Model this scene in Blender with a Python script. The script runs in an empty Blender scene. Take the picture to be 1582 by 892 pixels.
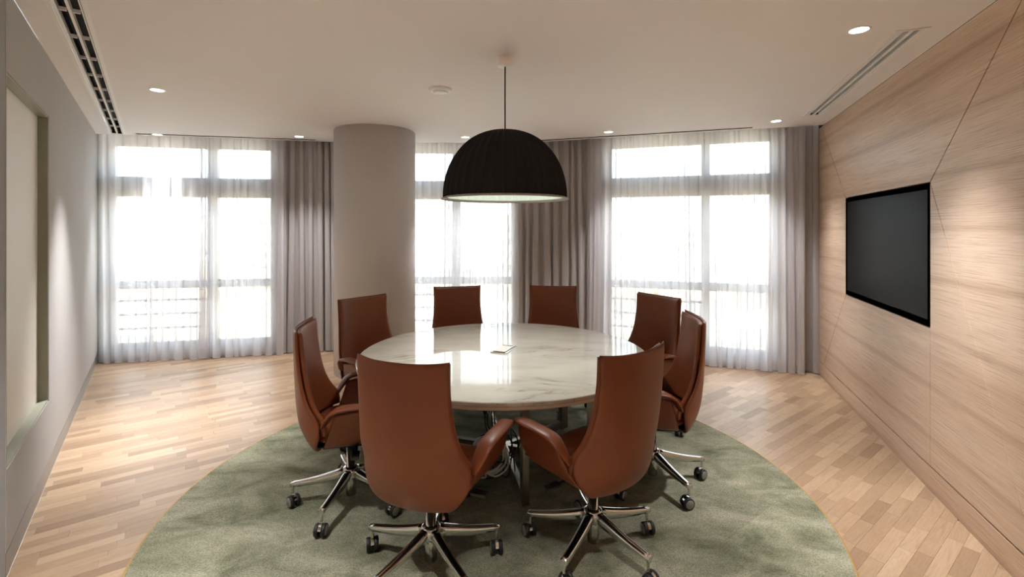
import bpy, bmesh, math, random
from mathutils import Vector, Matrix

sc = bpy.context.scene
C = sc.collection
PI = math.pi

# ------------------------------------------------------------------ camera
CAM_Z, F = 1.61, 730.0                       # eye height, focal length in pixels of a 1582 px wide frame
cam_d = bpy.data.cameras.new('camera')
cam_d.sensor_width = 36.0
cam_d.lens = F / 1582.0 * 36.0
cam_d.shift_y = -92.5 / 1582.0
cam_d.clip_start, cam_d.clip_end = 0.05, 2000
cam = bpy.data.objects.new('camera', cam_d)
C.objects.link(cam)
cam.location = (0, 0, CAM_Z)
cam.rotation_euler = (PI / 2, 0, 0)
sc.camera = cam

# ------------------------------------------------------------------ world, sun, exposure
SKY = 2.5
world = bpy.data.worlds.new('sky')
sc.world = world
world.use_nodes = True
bg = world.node_tree.nodes['Background']
bg.inputs[0].default_value = (0.82, 0.91, 1.0, 1)
bg.inputs[1].default_value = SKY
sun_d = bpy.data.lights.new('sun', 'SUN')
sun_d.energy = 9.0
sun_d.angle = math.radians(0.8)
sun_d.color = (1.0, 0.95, 0.86)
sun = bpy.data.objects.new('sun', sun_d)
C.objects.link(sun)
sun.rotation_euler = Vector((0.30, -0.32, -1.0)).to_track_quat('-Z', 'Y').to_euler()
vs = sc.view_settings
vs.view_transform = 'Standard'
vs.look = 'None'
vs.exposure = 1.62
vs.gamma = 1.0
vs.use_curve_mapping = False
sc.cycles.use_denoising = True
sc.cycles.max_bounces = 14
sc.cycles.diffuse_bounces = 6
sc.cycles.transparent_max_bounces = 24
sc.cycles.caustics_reflective = False
sc.cycles.caustics_refractive = False
sc.cycles.sample_clamp_indirect = 8.0

DOWNLIGHT_W = 230.0
SPOT_COL = (1.0, 0.98, 0.985)

# ------------------------------------------------------------------ helpers
def lin(c):
    return tuple(((v / 255.0) / 12.92 if v / 255.0 <= 0.04045 else ((v / 255.0 + 0.055) / 1.055) ** 2.4) for v in c)

def new_obj(name, me, mat=None, parent=None):
    o = bpy.data.objects.new(name, me)
    C.objects.link(o)
    if mat is not None and me is not None and not me.materials:
        for m in (mat if isinstance(mat, (list, tuple)) else [mat]):
            me.materials.append(m)
    if parent is not None:
        o.parent = parent
    return o

def bm_mesh(bm, name, smooth=False):
    bmesh.ops.recalc_face_normals(bm, faces=bm.faces[:])
    me = bpy.data.meshes.new(name)
    bm.to_mesh(me)
    bm.free()
    if smooth:
        for p in me.polygons:
            p.use_smooth = True
    return me

def obj(name, bm, mat, parent=None, smooth=False):
    return new_obj(name, bm_mesh(bm, name, smooth), mat, parent)

def tag(o, label=None, cat=None, group=None, kind=None):
    if label: o['label'] = label
    if cat: o['category'] = cat
    if group: o['group'] = group
    if kind: o['kind'] = kind
    return o

def thing(name, label, cat, loc=(0, 0, 0), rz=0.0, group=None):
    o = bpy.data.objects.new(name, None)
    C.objects.link(o)
    o.empty_display_size = 0.1
    o.location = loc
    o.rotation_euler = (0, 0, rz)
    return tag(o, label, cat, group)

def struct(o):
    return tag(o, kind='structure')

def copy_tree(o, parent=None):
    c = o.copy()
    C.objects.link(c)
    c.parent = parent
    for ch in list(o.children):
        copy_tree(ch, c)
    return c

def box(bm, x0, x1, y0, y1, z0, z1, bevel=0.0, mi=0, M=None):
    vs_ = [bm.verts.new((x, y, z)) for x in (x0, x1) for y in (y0, y1) for z in (z0, z1)]
    idx = [(0, 1, 3, 2), (4, 6, 7, 5), (0, 4, 5, 1), (2, 3, 7, 6), (0, 2, 6, 4), (1, 5, 7, 3)]
    fs = [bm.faces.new([vs_[i] for i in f]) for f in idx]
    for f in fs: f.material_index = mi
    if M is not None:
        for v in vs_: v.co = M @ v.co
    if bevel > 0:
        es = list({e for f in fs for e in f.edges})
        r = bmesh.ops.bevel(bm, geom=es, offset=bevel, segments=2, affect='EDGES', profile=0.5)
        for f in r['faces']: f.material_index = mi
    return bm

def prism(bm, pts, a, b, axis='z', mi=0):
    """extrude a polygon; pts are (x, z) for axis y and (x, y) for axis z"""
    def P(p, t):
        return (p[0], t, p[1]) if axis == 'y' else (p[0], p[1], t)
    A = [bm.verts.new(P(p, a)) for p in pts]
    B = [bm.verts.new(P(p, b)) for p in pts]
    n = len(pts)
    fs = [bm.faces.new(A), bm.faces.new(list(reversed(B)))]
    for i in range(n):
        fs.append(bm.faces.new([A[i], B[i], B[(i + 1) % n], A[(i + 1) % n]]))
    for f in fs: f.material_index = mi
    return bm

def lathe(bm, prof, n=32, mi=0, M=None, cap=False, ripple=None):
    """prof: list of (r, z); revolve about z"""
    rings = []
    for k, (r, z) in enumerate(prof):
        if r < 1e-6:
            v = bm.verts.new((0, 0, z)); rings.append([v] * n); continue
        ring = []
        for i in range(n):
            a = 2 * PI * i / n
            rr = r if ripple is None else ripple(r, z, a)
            ring.append(bm.verts.new((rr * math.cos(a), rr * math.sin(a), z)))
        rings.append(ring)
    for A, B in zip(rings, rings[1:]):
        for i in range(n):
            j = (i + 1) % n
            q = []
            for v in (A[i], A[j], B[j], B[i]):
                if v not in q: q.append(v)
            if len(q) > 2:
                bm.faces.new(q).material_index = mi
    if cap:
        for R in (rings[0], rings[-1]):
            if R[0] is not R[1]:
                bm.faces.new(R).material_index = mi
    if M is not None:
        for R in rings:
            for v in set(R): v.co = M @ v.co
    return bm

def catmull(pts, k=8, closed=False):
    out = []
    P = [Vector(p) for p in pts]
    n = len(P)
    rng = range(n) if closed else range(n - 1)
    for i in rng:
        if closed:
            a, b, c, d = P[(i - 1) % n], P[i], P[(i + 1) % n], P[(i + 2) % n]
        else:
            a, b, c, d = P[max(i - 1, 0)], P[i], P[i + 1], P[min(i + 2, n - 1)]
        for j in range(k):
            t = j / k
            out.append(0.5 * ((2 * b) + (c - a) * t + (2 * a - 5 * b + 4 * c - d) * t * t + (3 * b - a - 3 * c + d) * t ** 3))
    if not closed: out.append(P[-1])
    return out

def tube(bm, path, r, n=8, mi=0, flat=1.0, up=Vector((0, 0, 1))):
    """sweep an ellipse along a list of points; r number or list"""
    path = [Vector(p) for p in path]
    rings = []
    for i, p in enumerate(path):
        t = (path[min(i + 1, len(path) - 1)] - path[max(i - 1, 0)])
        if t.length < 1e-9: t = Vector((0, 0, 1))
        t.normalize()
        s = t.cross(up)
        if s.length < 1e-3: s = t.cross(Vector((1, 0, 0)))
        s.normalize()
        u = s.cross(t)
        rr = r[i] if isinstance(r, (list, tuple)) else r
        rings.append([bm.verts.new(p + s * (rr * math.cos(2 * PI * k / n)) + u * (rr * flat * math.sin(2 * PI * k / n))) for k in range(n)])
    for A, B in zip(rings, rings[1:]):
        for k in range(n):
            bm.faces.new((A[k], A[(k + 1) % n], B[(k + 1) % n], B[k])).material_index = mi
    for R in (rings[0], rings[-1]):
        bm.faces.new(R).material_index = mi
    return bm

def spread(n):
    """parameters in [-1, 1], denser near both ends"""
    out = []
    for i in range(n + 1):
        a = -1 + 2 * i / n
        out.append(0.35 * a + 0.65 * math.sin(PI / 2 * a))
    return out

def pillow(bm, P, T, nu=22, nv=22, pu=14, pv=14, tf=None, mi=0):
    """closed upholstered pad around the mid surface P(u, v), u, v in [-1, 1]; T = half thickness (front, back)"""
    us, vs_ = spread(nu), spread(nv)
    e = 1e-3
    front, back = {}, {}
    for i, u in enumerate(us):
        for j, v in enumerate(vs_):
            p = Vector(P(u, v))
            u2, u1 = min(u + e, 1), max(u - e, -1)
            v2, v1 = min(v + e, 1), max(v - e, -1)
            n = (Vector(P(u2, v)) - Vector(P(u1, v))).cross(Vector(P(u, v2)) - Vector(P(u, v1)))
            n = n.normalized() if n.length > 1e-12 else Vector((0, 1, 0))
            edge = i in (0, nu) or j in (0, nv)
            if edge:
                front[i, j] = back[i, j] = bm.verts.new(p)
            else:
                f = math.sqrt(max(0, 1 - abs(u) ** pu)) * math.sqrt(max(0, 1 - abs(v) ** pv))
                g = tf(u, v) if tf else 1.0
                front[i, j] = bm.verts.new(p + n * (T[0] * f * g))
                back[i, j] = bm.verts.new(p - n * (T[1] * f))
    for i in range(nu):
        for j in range(nv):
            for D, rev in ((front, False), (back, True)):
                q = [D[i, j], D[i + 1, j], D[i + 1, j + 1], D[i, j + 1]]
                if rev: q.reverse()
                bm.faces.new(q).material_index = mi
    return bm

def lerp_table(tab):
    """smooth interpolation through (t, value) rows"""
    def f(t):
        if t <= tab[0][0]: return tab[0][1]
        for k in range(len(tab) - 1):
            t0, a = tab[k]; t1, b = tab[k + 1]
            if t <= t1:
                m0 = (b - tab[k - 1][1]) / (t1 - tab[k - 1][0]) if k > 0 else (b - a) / (t1 - t0)
                m1 = (tab[k + 2][1] - a) / (tab[k + 2][0] - t0) if k + 2 < len(tab) else (b - a) / (t1 - t0)
                h = t1 - t0; s = (t - t0) / h
                return ((2 * s ** 3 - 3 * s ** 2 + 1) * a + (s ** 3 - 2 * s ** 2 + s) * h * m0
                        + (-2 * s ** 3 + 3 * s ** 2) * b + (s ** 3 - s ** 2) * h * m1)
        return tab[-1][1]
    return f

# ------------------------------------------------------------------ materials
class NT:
    def __init__(self, name):
        self.m = bpy.data.materials.new(name)
        self.m.use_nodes = True
        self.t = self.m.node_tree
        self.b = self.t.nodes['Principled BSDF']
        self.out = self.t.nodes['Material Output']
    def n(self, kind, **kw):
        x = self.t.nodes.new(kind)
        for k, v in kw.items():
            if k.startswith('i_'):
                x.inputs[k[2:].replace('_', ' ')].default_value = v
            else:
                setattr(x, k, v)
        return x
    def l(self, a, b):
        self.t.links.new(a, b)
    def ramp(self, fac, stops):
        r = self.n('ShaderNodeValToRGB')
        el = r.color_ramp.elements
        while len(el) < len(stops): el.new(0.5)
        for e, (p, c) in zip(el, stops):
            e.position = p
            e.color = (*c, 1) if len(c) == 3 else c
        self.l(fac, r.inputs['Fac'])
        return r.outputs['Color']
    def mapping(self, src, loc=(0, 0, 0), rot=(0, 0, 0), scale=(1, 1, 1)):
        m = self.n('ShaderNodeMapping')
        m.inputs['Location'].default_value = loc
        m.inputs['Rotation'].default_value = rot
        m.inputs['Scale'].default_value = scale
        self.l(src, m.inputs['Vector'])
        return m.outputs['Vector']
    def noise(self, vec, scale, detail=4, rough=0.55, dist=0.0):
        x = self.n('ShaderNodeTexNoise')
        x.inputs['Scale'].default_value = scale
        x.inputs['Detail'].default_value = detail
        x.inputs['Roughness'].default_value = rough
        x.inputs['Distortion'].default_value = dist
        if vec is not None: self.l(vec, x.inputs['Vector'])
        return x.outputs['Fac']
    def mix(self, fac, a, b, mode='MIX'):
        x = self.n('ShaderNodeMix', data_type='RGBA', blend_type=mode)
        for s, v in ((x.inputs[0], fac), (x.inputs[6], a), (x.inputs[7], b)):
            if isinstance(v, (int, float)): s.default_value = v
            elif isinstance(v, tuple): s.default_value = (*v, 1) if len(v) == 3 else v
            else: self.l(v, s)
        return x.outputs[2]
    def bump(self, h, strength=0.2, dist=0.01):
        x = self.n('ShaderNodeBump')
        x.inputs['Strength'].default_value = strength
        x.inputs['Distance'].default_value = dist
        self.l(h, x.inputs['Height'])
        self.l(x.outputs['Normal'], self.b.inputs['Normal'])
    def obj_co(self):
        return self.n('ShaderNodeTexCoord').outputs['Object']
    def world_co(self):
        return self.n('ShaderNodeNewGeometry').outputs['Position']

def plain(name, rgb, rough=0.5, metal=0.0, noise_amt=0.06, scale=30, bump=0.0, spec=0.5, coat=0.0):
    N = NT(name)
    c = lin(rgb)
    f = N.noise(N.obj_co(), scale, 3)
    col = N.mix(f, tuple(v * (1 - noise_amt) for v in c), tuple(min(1, v * (1 + noise_amt)) for v in c))
    N.l(col, N.b.inputs['Base Color'])
    N.b.inputs['Roughness'].default_value = rough
    N.b.inputs['Metallic'].default_value = metal
    N.b.inputs['Specular IOR Level'].default_value = spec
    N.b.inputs['Coat Weight'].default_value = coat
    if bump: N.bump(f, bump, 0.002)
    return N.m

def emit(name, rgb, strength):
    N = NT(name)
    N.b.inputs['Base Color'].default_value = (0, 0, 0, 1)
    N.b.inputs['Emission Color'].default_value = (*rgb, 1)
    N.b.inputs['Emission Strength'].default_value = strength
    return N.m

M = {}
M['ceiling'] = plain('ceiling_paint', (233, 229, 227), 0.75, noise_amt=0.015, scale=3)
M['white_paint'] = plain('white_paint', (235, 233, 230), 0.45, noise_amt=0.01)
M['plaster'] = plain('plaster', (214, 209, 205), 0.8, noise_amt=0.02)
M['black_gap'] = plain('shadow_gap_black', (18, 17, 16), 0.8)
M['column'] = None
M['chrome'] = plain('polished_aluminium', (212, 210, 205), 0.10, 1.0, noise_amt=0.02)
M['steel'] = plain('brushed_steel', (160, 152, 140), 0.28, 1.0, noise_amt=0.05)
M['black_plastic'] = plain('black_plastic', (16, 16, 17), 0.4)
M['rubber'] = plain('black_rubber', (18, 18, 18), 0.55)
M['hub_grey'] = plain('grey_hubcap', (150, 150, 146), 0.3, 0.6)
M['frame'] = plain('window_aluminium', (110, 104, 104), 0.45, 0.3)
M['bezel'] = plain('tv_bezel', (3, 3, 3), 0.5, spec=0.0)
M['bezel'].node_tree.nodes['Principled BSDF'].inputs['IOR'].default_value = 1.03
M['slot_dark'] = plain('diffuser_dark', (12, 13, 13), 0.7)
M['vane'] = plain('diffuser_vane_grey', (120, 130, 130), 0.5, 0.4)
M['board'] = plain('white_glass_board', (224, 219, 210), 0.55, noise_amt=0.01, scale=2)
M['board_edge'] = plain('board_edge_green_grey', (146, 148, 132), 0.4)
M['bronze_trim'] = plain('brass_edge_trim', (176, 140, 84), 0.4, 0.5)
M['cable_white'] = plain('white_cable', (205, 205, 196), 0.5)
M['cable_black'] = plain('black_cable', (14, 14, 14), 0.5)
M['lamp_on'] = emit('downlight_glow', (1.0, 0.93, 0.82), 6.0)

def fabric(name, rgb, amt=0.12, fine=900, bump=0.25):
    N = NT(name)
    co = N.obj_co()
    a = N.noise(N.mapping(co, scale=(1, 1, 0.12)), fine * 0.5, 2)
    b = N.noise(N.mapping(co, scale=(0.12, 0.12, 1)), fine * 0.5, 2)
    big = N.noise(co, 3.0, 4)
    f = N.mix(0.5, a, b)
    c = lin(rgb)
    col = N.mix(f, tuple(v * (1 - amt) for v in c), tuple(v * (1 + amt) for v in c))
    col = N.mix(big, col, N.mix(1.0, col, (0.93, 0.93, 0.93), 'MULTIPLY'))
    N.l(col, N.b.inputs['Base Color'])
    N.b.inputs['Roughness'].default_value = 0.9
    N.b.inputs['Specular IOR Level'].default_value = 0.2
    N.bump(f, bump, 0.001)
    return N.m
M['wall_fabric'] = fabric('grey_wall_fabric', (182, 180, 178))
M['wall_fabric_far'] = fabric('grey_wall_fabric_return', (168, 168, 168))
M['column'] = fabric('column_linen', (210, 206, 205), 0.06, 600, 0.15)
M['skirting'] = plain('grey_skirting', (150, 147, 143), 0.4, 0.3)

def leather():
    N = NT('tan_leather')
    co = N.obj_co()
    f = N.noise(co, 7, 3)
    g = N.noise(co, 420, 2)
    col = N.mix(f, lin((110, 55, 26)), lin((120, 61, 31)))
    N.l(col, N.b.inputs['Base Color'])
    N.b.inputs['Roughness'].default_value = 0.42
    N.b.inputs['Specular IOR Level'].default_value = 0.45
    N.bump(g, 0.06, 0.0006)
    return N.m
M['leather'] = leather()

def veneer():
    N = NT('oak_veneer')
    co = N.obj_co()
    # x = along the wall, z = up: grain runs along x
    v1 = N.mapping(co, scale=(0.35, 1, 7.0))
    warp = N.noise(v1, 1.6, 3)
    bands = N.noise(N.mapping(co, scale=(0.10, 1, 2.6)), 2.2, 4, 0.6, 0.25)
    fine = N.noise(N.mapping(co, scale=(0.8, 1, 60)), 3.2, 5, 0.7, 0.15)
    pores = N.noise(N.mapping(co, scale=(5, 1, 260)), 1.6, 3, 0.7)
    base = N.ramp(bands, [(0.30, lin((198, 168, 142))), (0.46, lin((212, 185, 160))), (0.6, lin((219, 194, 170))), (0.75, lin((206, 178, 153)))])
    streak = N.ramp(fine, [(0.36, (0.52, 0.46, 0.41)), (0.48, (0.90, 0.88, 0.86)), (0.60, (1.0, 1.0, 1.0))])
    col = N.mix(0.75, base, streak, 'MULTIPLY')
    pr = N.ramp(pores, [(0.33, (0.78, 0.74, 0.70)), (0.45, (1, 1, 1))])
    col = N.mix(0.55, col, pr, 'MULTIPLY')
    # cathedral dark lines at irregular heights
    w = N.n('ShaderNodeTexWave', wave_type='BANDS', bands_direction='Z')
    w.inputs['Scale'].default_value = 0.75
    w.inputs['Distortion'].default_value = 2.2
    w.inputs['Detail'].default_value = 4
    w.inputs['Detail Scale'].default_value = 1.3
    N.l(N.mapping(co, scale=(0.10, 1, 1.3)), w.inputs['Vector'])
    wl = N.ramp(w.outputs['Fac'], [(0.0, (0.74, 0.68, 0.63)), (0.05, (0.92, 0.90, 0.87)), (0.12, (1, 1, 1))])
    col = N.mix(0.7, col, wl, 'MULTIPLY')
    N.l(col, N.b.inputs['Base Color'])
    N.b.inputs['Roughness'].default_value = 0.42
    N.b.inputs['Specular IOR Level'].default_value = 0.35
    N.bump(fine, 0.05, 0.001)
    return N.m
M['veneer'] = veneer()

PLANK_ANG = math.atan2(0.604, 0.797)      # boards run square to the left wall
def parquet():
    N = NT('oak_parquet')
    co = N.world_co()
    at = N.n('ShaderNodeAttribute', attribute_name='tone')
    off = N.n('ShaderNodeCombineXYZ')
    mul = N.n('ShaderNodeMath', operation='MULTIPLY'); mul.inputs[1].default_value = 37.0
    N.l(at.outputs['Fac'], mul.inputs[0])
    N.l(mul.outputs[0], off.inputs['Z']); N.l(mul.outputs[0], off.inputs['X'])
    add = N.n('ShaderNodeVectorMath', operation='ADD')
    N.l(N.mapping(co, rot=(0, 0, -PLANK_ANG)), add.inputs[0]); N.l(off.outputs[0], add.inputs[1])
    v = add.outputs[0]
    ring = N.noise(N.mapping(v, scale=(1.2, 9, 1)), 2.4, 4, 0.6, 0.8)
    fine = N.noise(N.mapping(v, scale=(3, 70, 1)), 2.5, 4, 0.65)
    base = N.ramp(at.outputs['Fac'], [(0.0, lin((130, 105, 82))), (0.12, lin((148, 123, 98))), (0.6, lin((162, 137, 111))), (1.0, lin((174, 150, 123)))])
    rr = N.ramp(ring, [(0.32, (0.74, 0.68, 0.62)), (0.45, (1, 1, 1)), (0.52, (0.86, 0.82, 0.78)), (0.58, (1, 1, 1)), (0.68, (0.84, 0.80, 0.75))])
    col = N.mix(0.7, base, rr, 'MULTIPLY')
    fr = N.ramp(fine, [(0.35, (0.82, 0.78, 0.74)), (0.52, (1, 1, 1))])
    col = N.mix(0.6, col, fr, 'MULTIPLY')
    N.l(col, N.b.inputs['Base Color'])
    N.b.inputs['Roughness'].default_value = 0.34
    N.b.inputs['Specular IOR Level'].default_value = 0.45
    N.bump(fine, 0.05, 0.001)
    return N.m
M['parquet'] = parquet()

def carpet():
    N = NT('green_carpet')
    co = N.world_co()
    oi = N.n('ShaderNodeObjectInfo')
    big = N.noise(N.mapping(co, rot=(0, 0, -PLANK_ANG), scale=(1.0, 1.7, 1)), 2.6, 6, 0.62, 0.4)
    mid = N.noise(co, 30, 3, 0.7)
    fine = N.noise(co, 120, 3, 0.85)
    base = N.ramp(big, [(0.34, lin((98, 99, 80))), (0.50, lin((131, 131, 111))), (0.66, lin((154, 152, 132)))])
    fr = N.ramp(fine, [(0.34, (0.34, 0.34, 0.31)), (0.5, (0.95, 0.95, 0.95)), (0.66, (1.35, 1.35, 1.32))])
    col = N.mix(0.7, base, fr, 'MULTIPLY')
    mr = N.ramp(mid, [(0.3, (0.82, 0.82, 0.80)), (0.6, (1.05, 1.05, 1.05))])
    col = N.mix(0.7, col, mr, 'MULTIPLY')
    tr = N.ramp(oi.outputs['Random'], [(0.0, (0.90, 0.90, 0.90)), (1.0, (1.08, 1.08, 1.08))])
    col = N.mix(1.0, col, tr, 'MULTIPLY')
    N.l(col, N.b.inputs['Base Color'])
    N.b.inputs['Roughness'].default_value = 0.95
    N.b.inputs['Specular IOR Level'].default_value = 0.1
    N.bump(fine, 0.6, 0.004)
    return N.m
M['carpet'] = carpet()

def marble(name, edge=False):
    N = NT(name)
    co = N.obj_co()
    w = N.noise(N.mapping(co, rot=(0, 0, 0.5), scale=(1.0, 2.6, 1)), 1.1, 6, 0.62, 0.9)
    d = N.n('ShaderNodeMath', operation='SUBTRACT'); d.inputs[1].default_value = 0.5
    N.l(w, d.inputs[0])
    ab = N.n('ShaderNodeMath', operation='ABSOLUTE'); N.l(d.outputs[0], ab.inputs[0])
    vein = N.ramp(ab.outputs[0], [(0.0, (1, 1, 1)), (0.012, (0.35, 0.35, 0.35)), (0.05, (0, 0, 0))])
    mask = N.ramp(N.noise(co, 1.7, 3), [(0.46, (0, 0, 0)), (0.62, (1, 1, 1))])
    cloud = N.noise(N.mapping(co, rot=(0, 0, 0.5), scale=(1, 2.2, 1)), 2.2, 5)
    base = N.ramp(cloud, [(0.3, lin((196, 195, 186))), (0.6, lin((214, 213, 204)))])
    vm = N.mix(1.0, vein, mask, 'MULTIPLY')
    vf = N.n('ShaderNodeMath', operation='MULTIPLY'); vf.inputs[1].default_value = 0.75
    N.l(vm, vf.inputs[0])
    col = N.mix(vf.outputs[0], base, lin((132, 120, 100)))
    N.l(col, N.b.inputs['Base Color'])
    N.b.inputs['Roughness'].default_value = 0.04
    N.b.inputs['Specular IOR Level'].default_value = 0.6
    return N.m
M['marble'] = marble('polished_marble')
M['marble_edge'] = plain('table_underlayer', (224, 211, 192), 0.5)

def felt(name, rgb, rough=0.95, bump=0.4):
    N = NT(name)
    f = N.noise(N.obj_co(), 220, 3, 0.7)
    c = lin(rgb)
    N.l(N.mix(f, tuple(v * 0.75 for v in c), tuple(v * 1.25 for v in c)), N.b.inputs['Base Color'])
    N.b.inputs['Roughness'].default_value = rough
    N.b.inputs['Specular IOR Level'].default_value = 0.15
    N.bump(f, bump, 0.002)
    return N.m
M['felt_black'] = felt('black_felt', (40, 41, 41))
M['felt_white'] = felt('white_felt', (214, 226, 220), 0.9, 0.2)
M['felt_rim'] = felt('grey_felt_rim', (176, 172, 166), 0.9, 0.2)

def cloth(name, rgb, open_, trans=0.6, weave=700):
    """curtain cloth: open_ is the share of light passing straight through the weave"""
    N = NT(name)
    co = N.obj_co()
    f = N.noise(N.mapping(co, scale=(1, 1, 0.08)), weave, 2)
    c = lin(rgb)
    col = N.mix(f, tuple(v * 0.96 for v in c), c)
    dif = N.n('ShaderNodeBsdfDiffuse'); N.l(col, dif.inputs['Color'])
    trl = N.n('ShaderNodeBsdfTranslucent'); N.l(col, trl.inputs['Color'])
    m1 = N.n('ShaderNodeMixShader'); m1.inputs[0].default_value = trans
    N.l(dif.outputs[0], m1.inputs[1]); N.l(trl.outputs[0], m1.inputs[2])
    if open_ > 0:
        tr = N.n('ShaderNodeBsdfTransparent')
        m2 = N.n('ShaderNodeMixShader')
        N.l(N.ramp(f, [(0.3, (open_ * 0.85,) * 3), (0.7, (min(1, open_ * 1.15),) * 3)]), m2.inputs[0])
        N.l(m1.outputs[0], m2.inputs[1]); N.l(tr.outputs[0], m2.inputs[2])
        N.l(m2.outputs[0], N.out.inputs['Surface'])
    else:
        N.l(m1.outputs[0], N.out.inputs['Surface'])
    return N.m
M['sheer'] = cloth('white_sheer_voile', (243, 242, 246), 0.28, 0.52)
M['drape'] = cloth('grey_linen_drape', (196, 191, 190), 0.0, 0.30)

def glass():
    N = NT('window_glass')
    tr = N.n('ShaderNodeBsdfTransparent'); tr.inputs[0].default_value = (0.93, 0.96, 0.95, 1)
    gl = N.n('ShaderNodeBsdfGlossy'); gl.inputs['Roughness'].default_value = 0.02
    fr = N.n('ShaderNodeFresnel'); fr.inputs['IOR'].default_value = 1.35
    m = N.n('ShaderNodeMixShader')
    N.l(fr.outputs[0], m.inputs[0]); N.l(tr.outputs[0], m.inputs[1]); N.l(gl.outputs[0], m.inputs[2])
    N.l(m.outputs[0], N.out.inputs['Surface'])
    return N.m
M['glass'] = glass()

def screen():
    N = NT('tv_screen')
    N.b.inputs['Base Color'].default_value = (0.006, 0.006, 0.007, 1)
    f = N.noise(N.obj_co(), 40, 2)
    r = N.n('ShaderNodeMapRange'); r.inputs['To Min'].default_value = 0.24; r.inputs['To Max'].default_value = 0.27
    N.l(f, r.inputs['Value']); N.l(r.outputs[0], N.b.inputs['Roughness'])
    N.b.inputs['IOR'].default_value = 1.065
    return N.m
M['screen'] = screen()

# ------------------------------------------------------------------ plan of the room
H = 2.72
CURT = [Vector(p) for p in ((-4.93, 5.61), (-2.0, 6.2), (0.2, 6.2), (3.37, 5.15))]     # curtain track in plan
def offset_line(o):
    """the track shifted outwards by o, mitred; ends slide along the side walls"""
    seg = []
    for a, b in zip(CURT, CURT[1:]):
        d = (b - a).normalized()
        n = Vector((-d.y, d.x))
        seg.append((a + n * o, d, n))
    out = []
    dl = Vector((-0.604, 0.797))
    a, d, n = seg[0]
    out.append(CURT[0] + dl * (o / dl.dot(n)))
    for (a, d, n), (a2, d2, n2) in zip(seg, seg[1:]):
        den = d.x * d2.y - d.y * d2.x
        t = ((a2 - a).x * d2.y - (a2 - a).y * d2.x) / den
        out.append(a + d * t)
    dr = Vector((0.3354, 0.9421))
    a, d, n = seg[-1]
    out.append(CURT[3] + dr * (o / dr.dot(n)))
    return out
LW_END = Vector((-2.315, 2.16))
LW_MID = Vector((-1.95, 1.30))
RW_END = Vector((1.827, 0.816))
BACK_Y = -1.8

def room_poly(o):
    w = offset_line(o)
    return [*w, RW_END, Vector((RW_END.x, BACK_Y)), Vector((LW_MID.x, BACK_Y)), LW_MID, LW_END]

def ray_on(line, px):
    """distance along a plan polyline where the column of sight px crosses it -> (segment, point)"""
    k = (px - 791) / F
    for i, (a, b) in enumerate(zip(line, line[1:])):
        den = (b.x - a.x) - k * (b.y - a.y)
        if abs(den) < 1e-9: continue
        t = (k * a.y - a.x) / den
        if -1e-6 <= t <= 1 + 1e-6:
            return i, a + (b - a) * t
    raise ValueError(px)

# ------------------------------------------------------------------ floor
bm = bmesh.new()
prism(bm, [(p.x, p.y) for p in room_poly(0.36)], -0.20, -0.006)
floor = struct(obj('floor', bm, M['parquet']))

RUG_C, RUG_R = Vector((-0.10, 3.02)), 1.89
def clip_poly(poly, n, d):
    """keep the part with n.p <= d"""
    out = []
    for a, b in zip(poly, poly[1:] + poly[:1]):
        da, db = n.dot(a) - d, n.dot(b) - d
        if da <= 0: out.append(a)
        if (da < 0 < db) or (db < 0 < da):
            out.append(a + (b - a) * (da / (da - db)))
    return out
halfs = []
fl = offset_line(0.20)
for a, b in ((fl[0], fl[1]), (fl[1], fl[2]), (fl[2], fl[3])):
    d = (b - a).normalized(); n = Vector((-d.y, d.x)); halfs.append((n, n.dot(a)))
nl = Vector((-0.797, -0.604)); halfs.append((nl, nl.dot(CURT[0]) + 0.0))
nr = Vector((0.9421, -0.3354)); halfs.append((nr, nr.dot(CURT[3]) + 0.0))
halfs.append((Vector((0, -1)), -1.95))

rng = random.Random(5)
e1 = Vector((0.797, 0.604)); e2 = Vector((-0.604, 0.797))
planks = []
PW = 0.066
row = -90
while row < 140:
    b = row * PW
    a = -8.0 + rng.random() * 0.5
    while a < 9:
        L = rng.choice((0.26, 0.34, 0.42, 0.52)) * rng.uniform(0.9, 1.1)
        g = 0.0003
        poly = [e1 * (a + g) + e2 * (b + g), e1 * (a + L - g) + e2 * (b + g), e1 * (a + L - g) + e2 * (b + PW - g), e1 * (a + g) + e2 * (b + PW - g)]
        a += L
        if all((p - RUG_C).length < RUG_R - 0.03 for p in poly): continue
        if max(p.y for p in poly) < 1.9: continue
        for n, d in halfs:
            poly = clip_poly(poly, n, d)
            if len(poly) < 3: break
        if len(poly) < 3: continue
        ar = 0.5 * abs(sum(p.x * q.y - p.y * q.x for p, q in zip(poly, poly[1:] + poly[:1])))
        if ar < 2e-4: continue
        c = sum(poly, Vector((0, 0))) / len(poly)
        px, py = 791 + F * c.x / c.y, 353.5 + F * CAM_Z / c.y
        seen = -20 < px < 1602 and py < 900 and (c - RUG_C).length > RUG_R - 0.05
        planks.append((ar / c.y ** 3 if seen else 0, poly, c, rng.random()))
    row += 1
planks.sort(key=lambda t: -t[0])
def plank_into(bm, poly, c, z0=-0.006, z1=0.0):
    ch = 0.0006
    lo = [bm.verts.new((p.x - c.x, p.y - c.y, z0)) for p in poly]
    md = [bm.verts.new((p.x - c.x, p.y - c.y, z1 - ch)) for p in poly]
    hi = []
    for p in poly:
        q = p - c
        q = q * max(0.0, 1 - ch / max(q.length, 1e-3))
        hi.append(bm.verts.new((q.x, q.y, z1)))
    n = len(poly)
    out = [bm.faces.new(hi)]
    for A, B in ((lo, md), (md, hi)):
        for i in range(n):
            out.append(bm.faces.new((A[i], A[(i + 1) % n], B[(i + 1) % n], B[i])))
    return out
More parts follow.
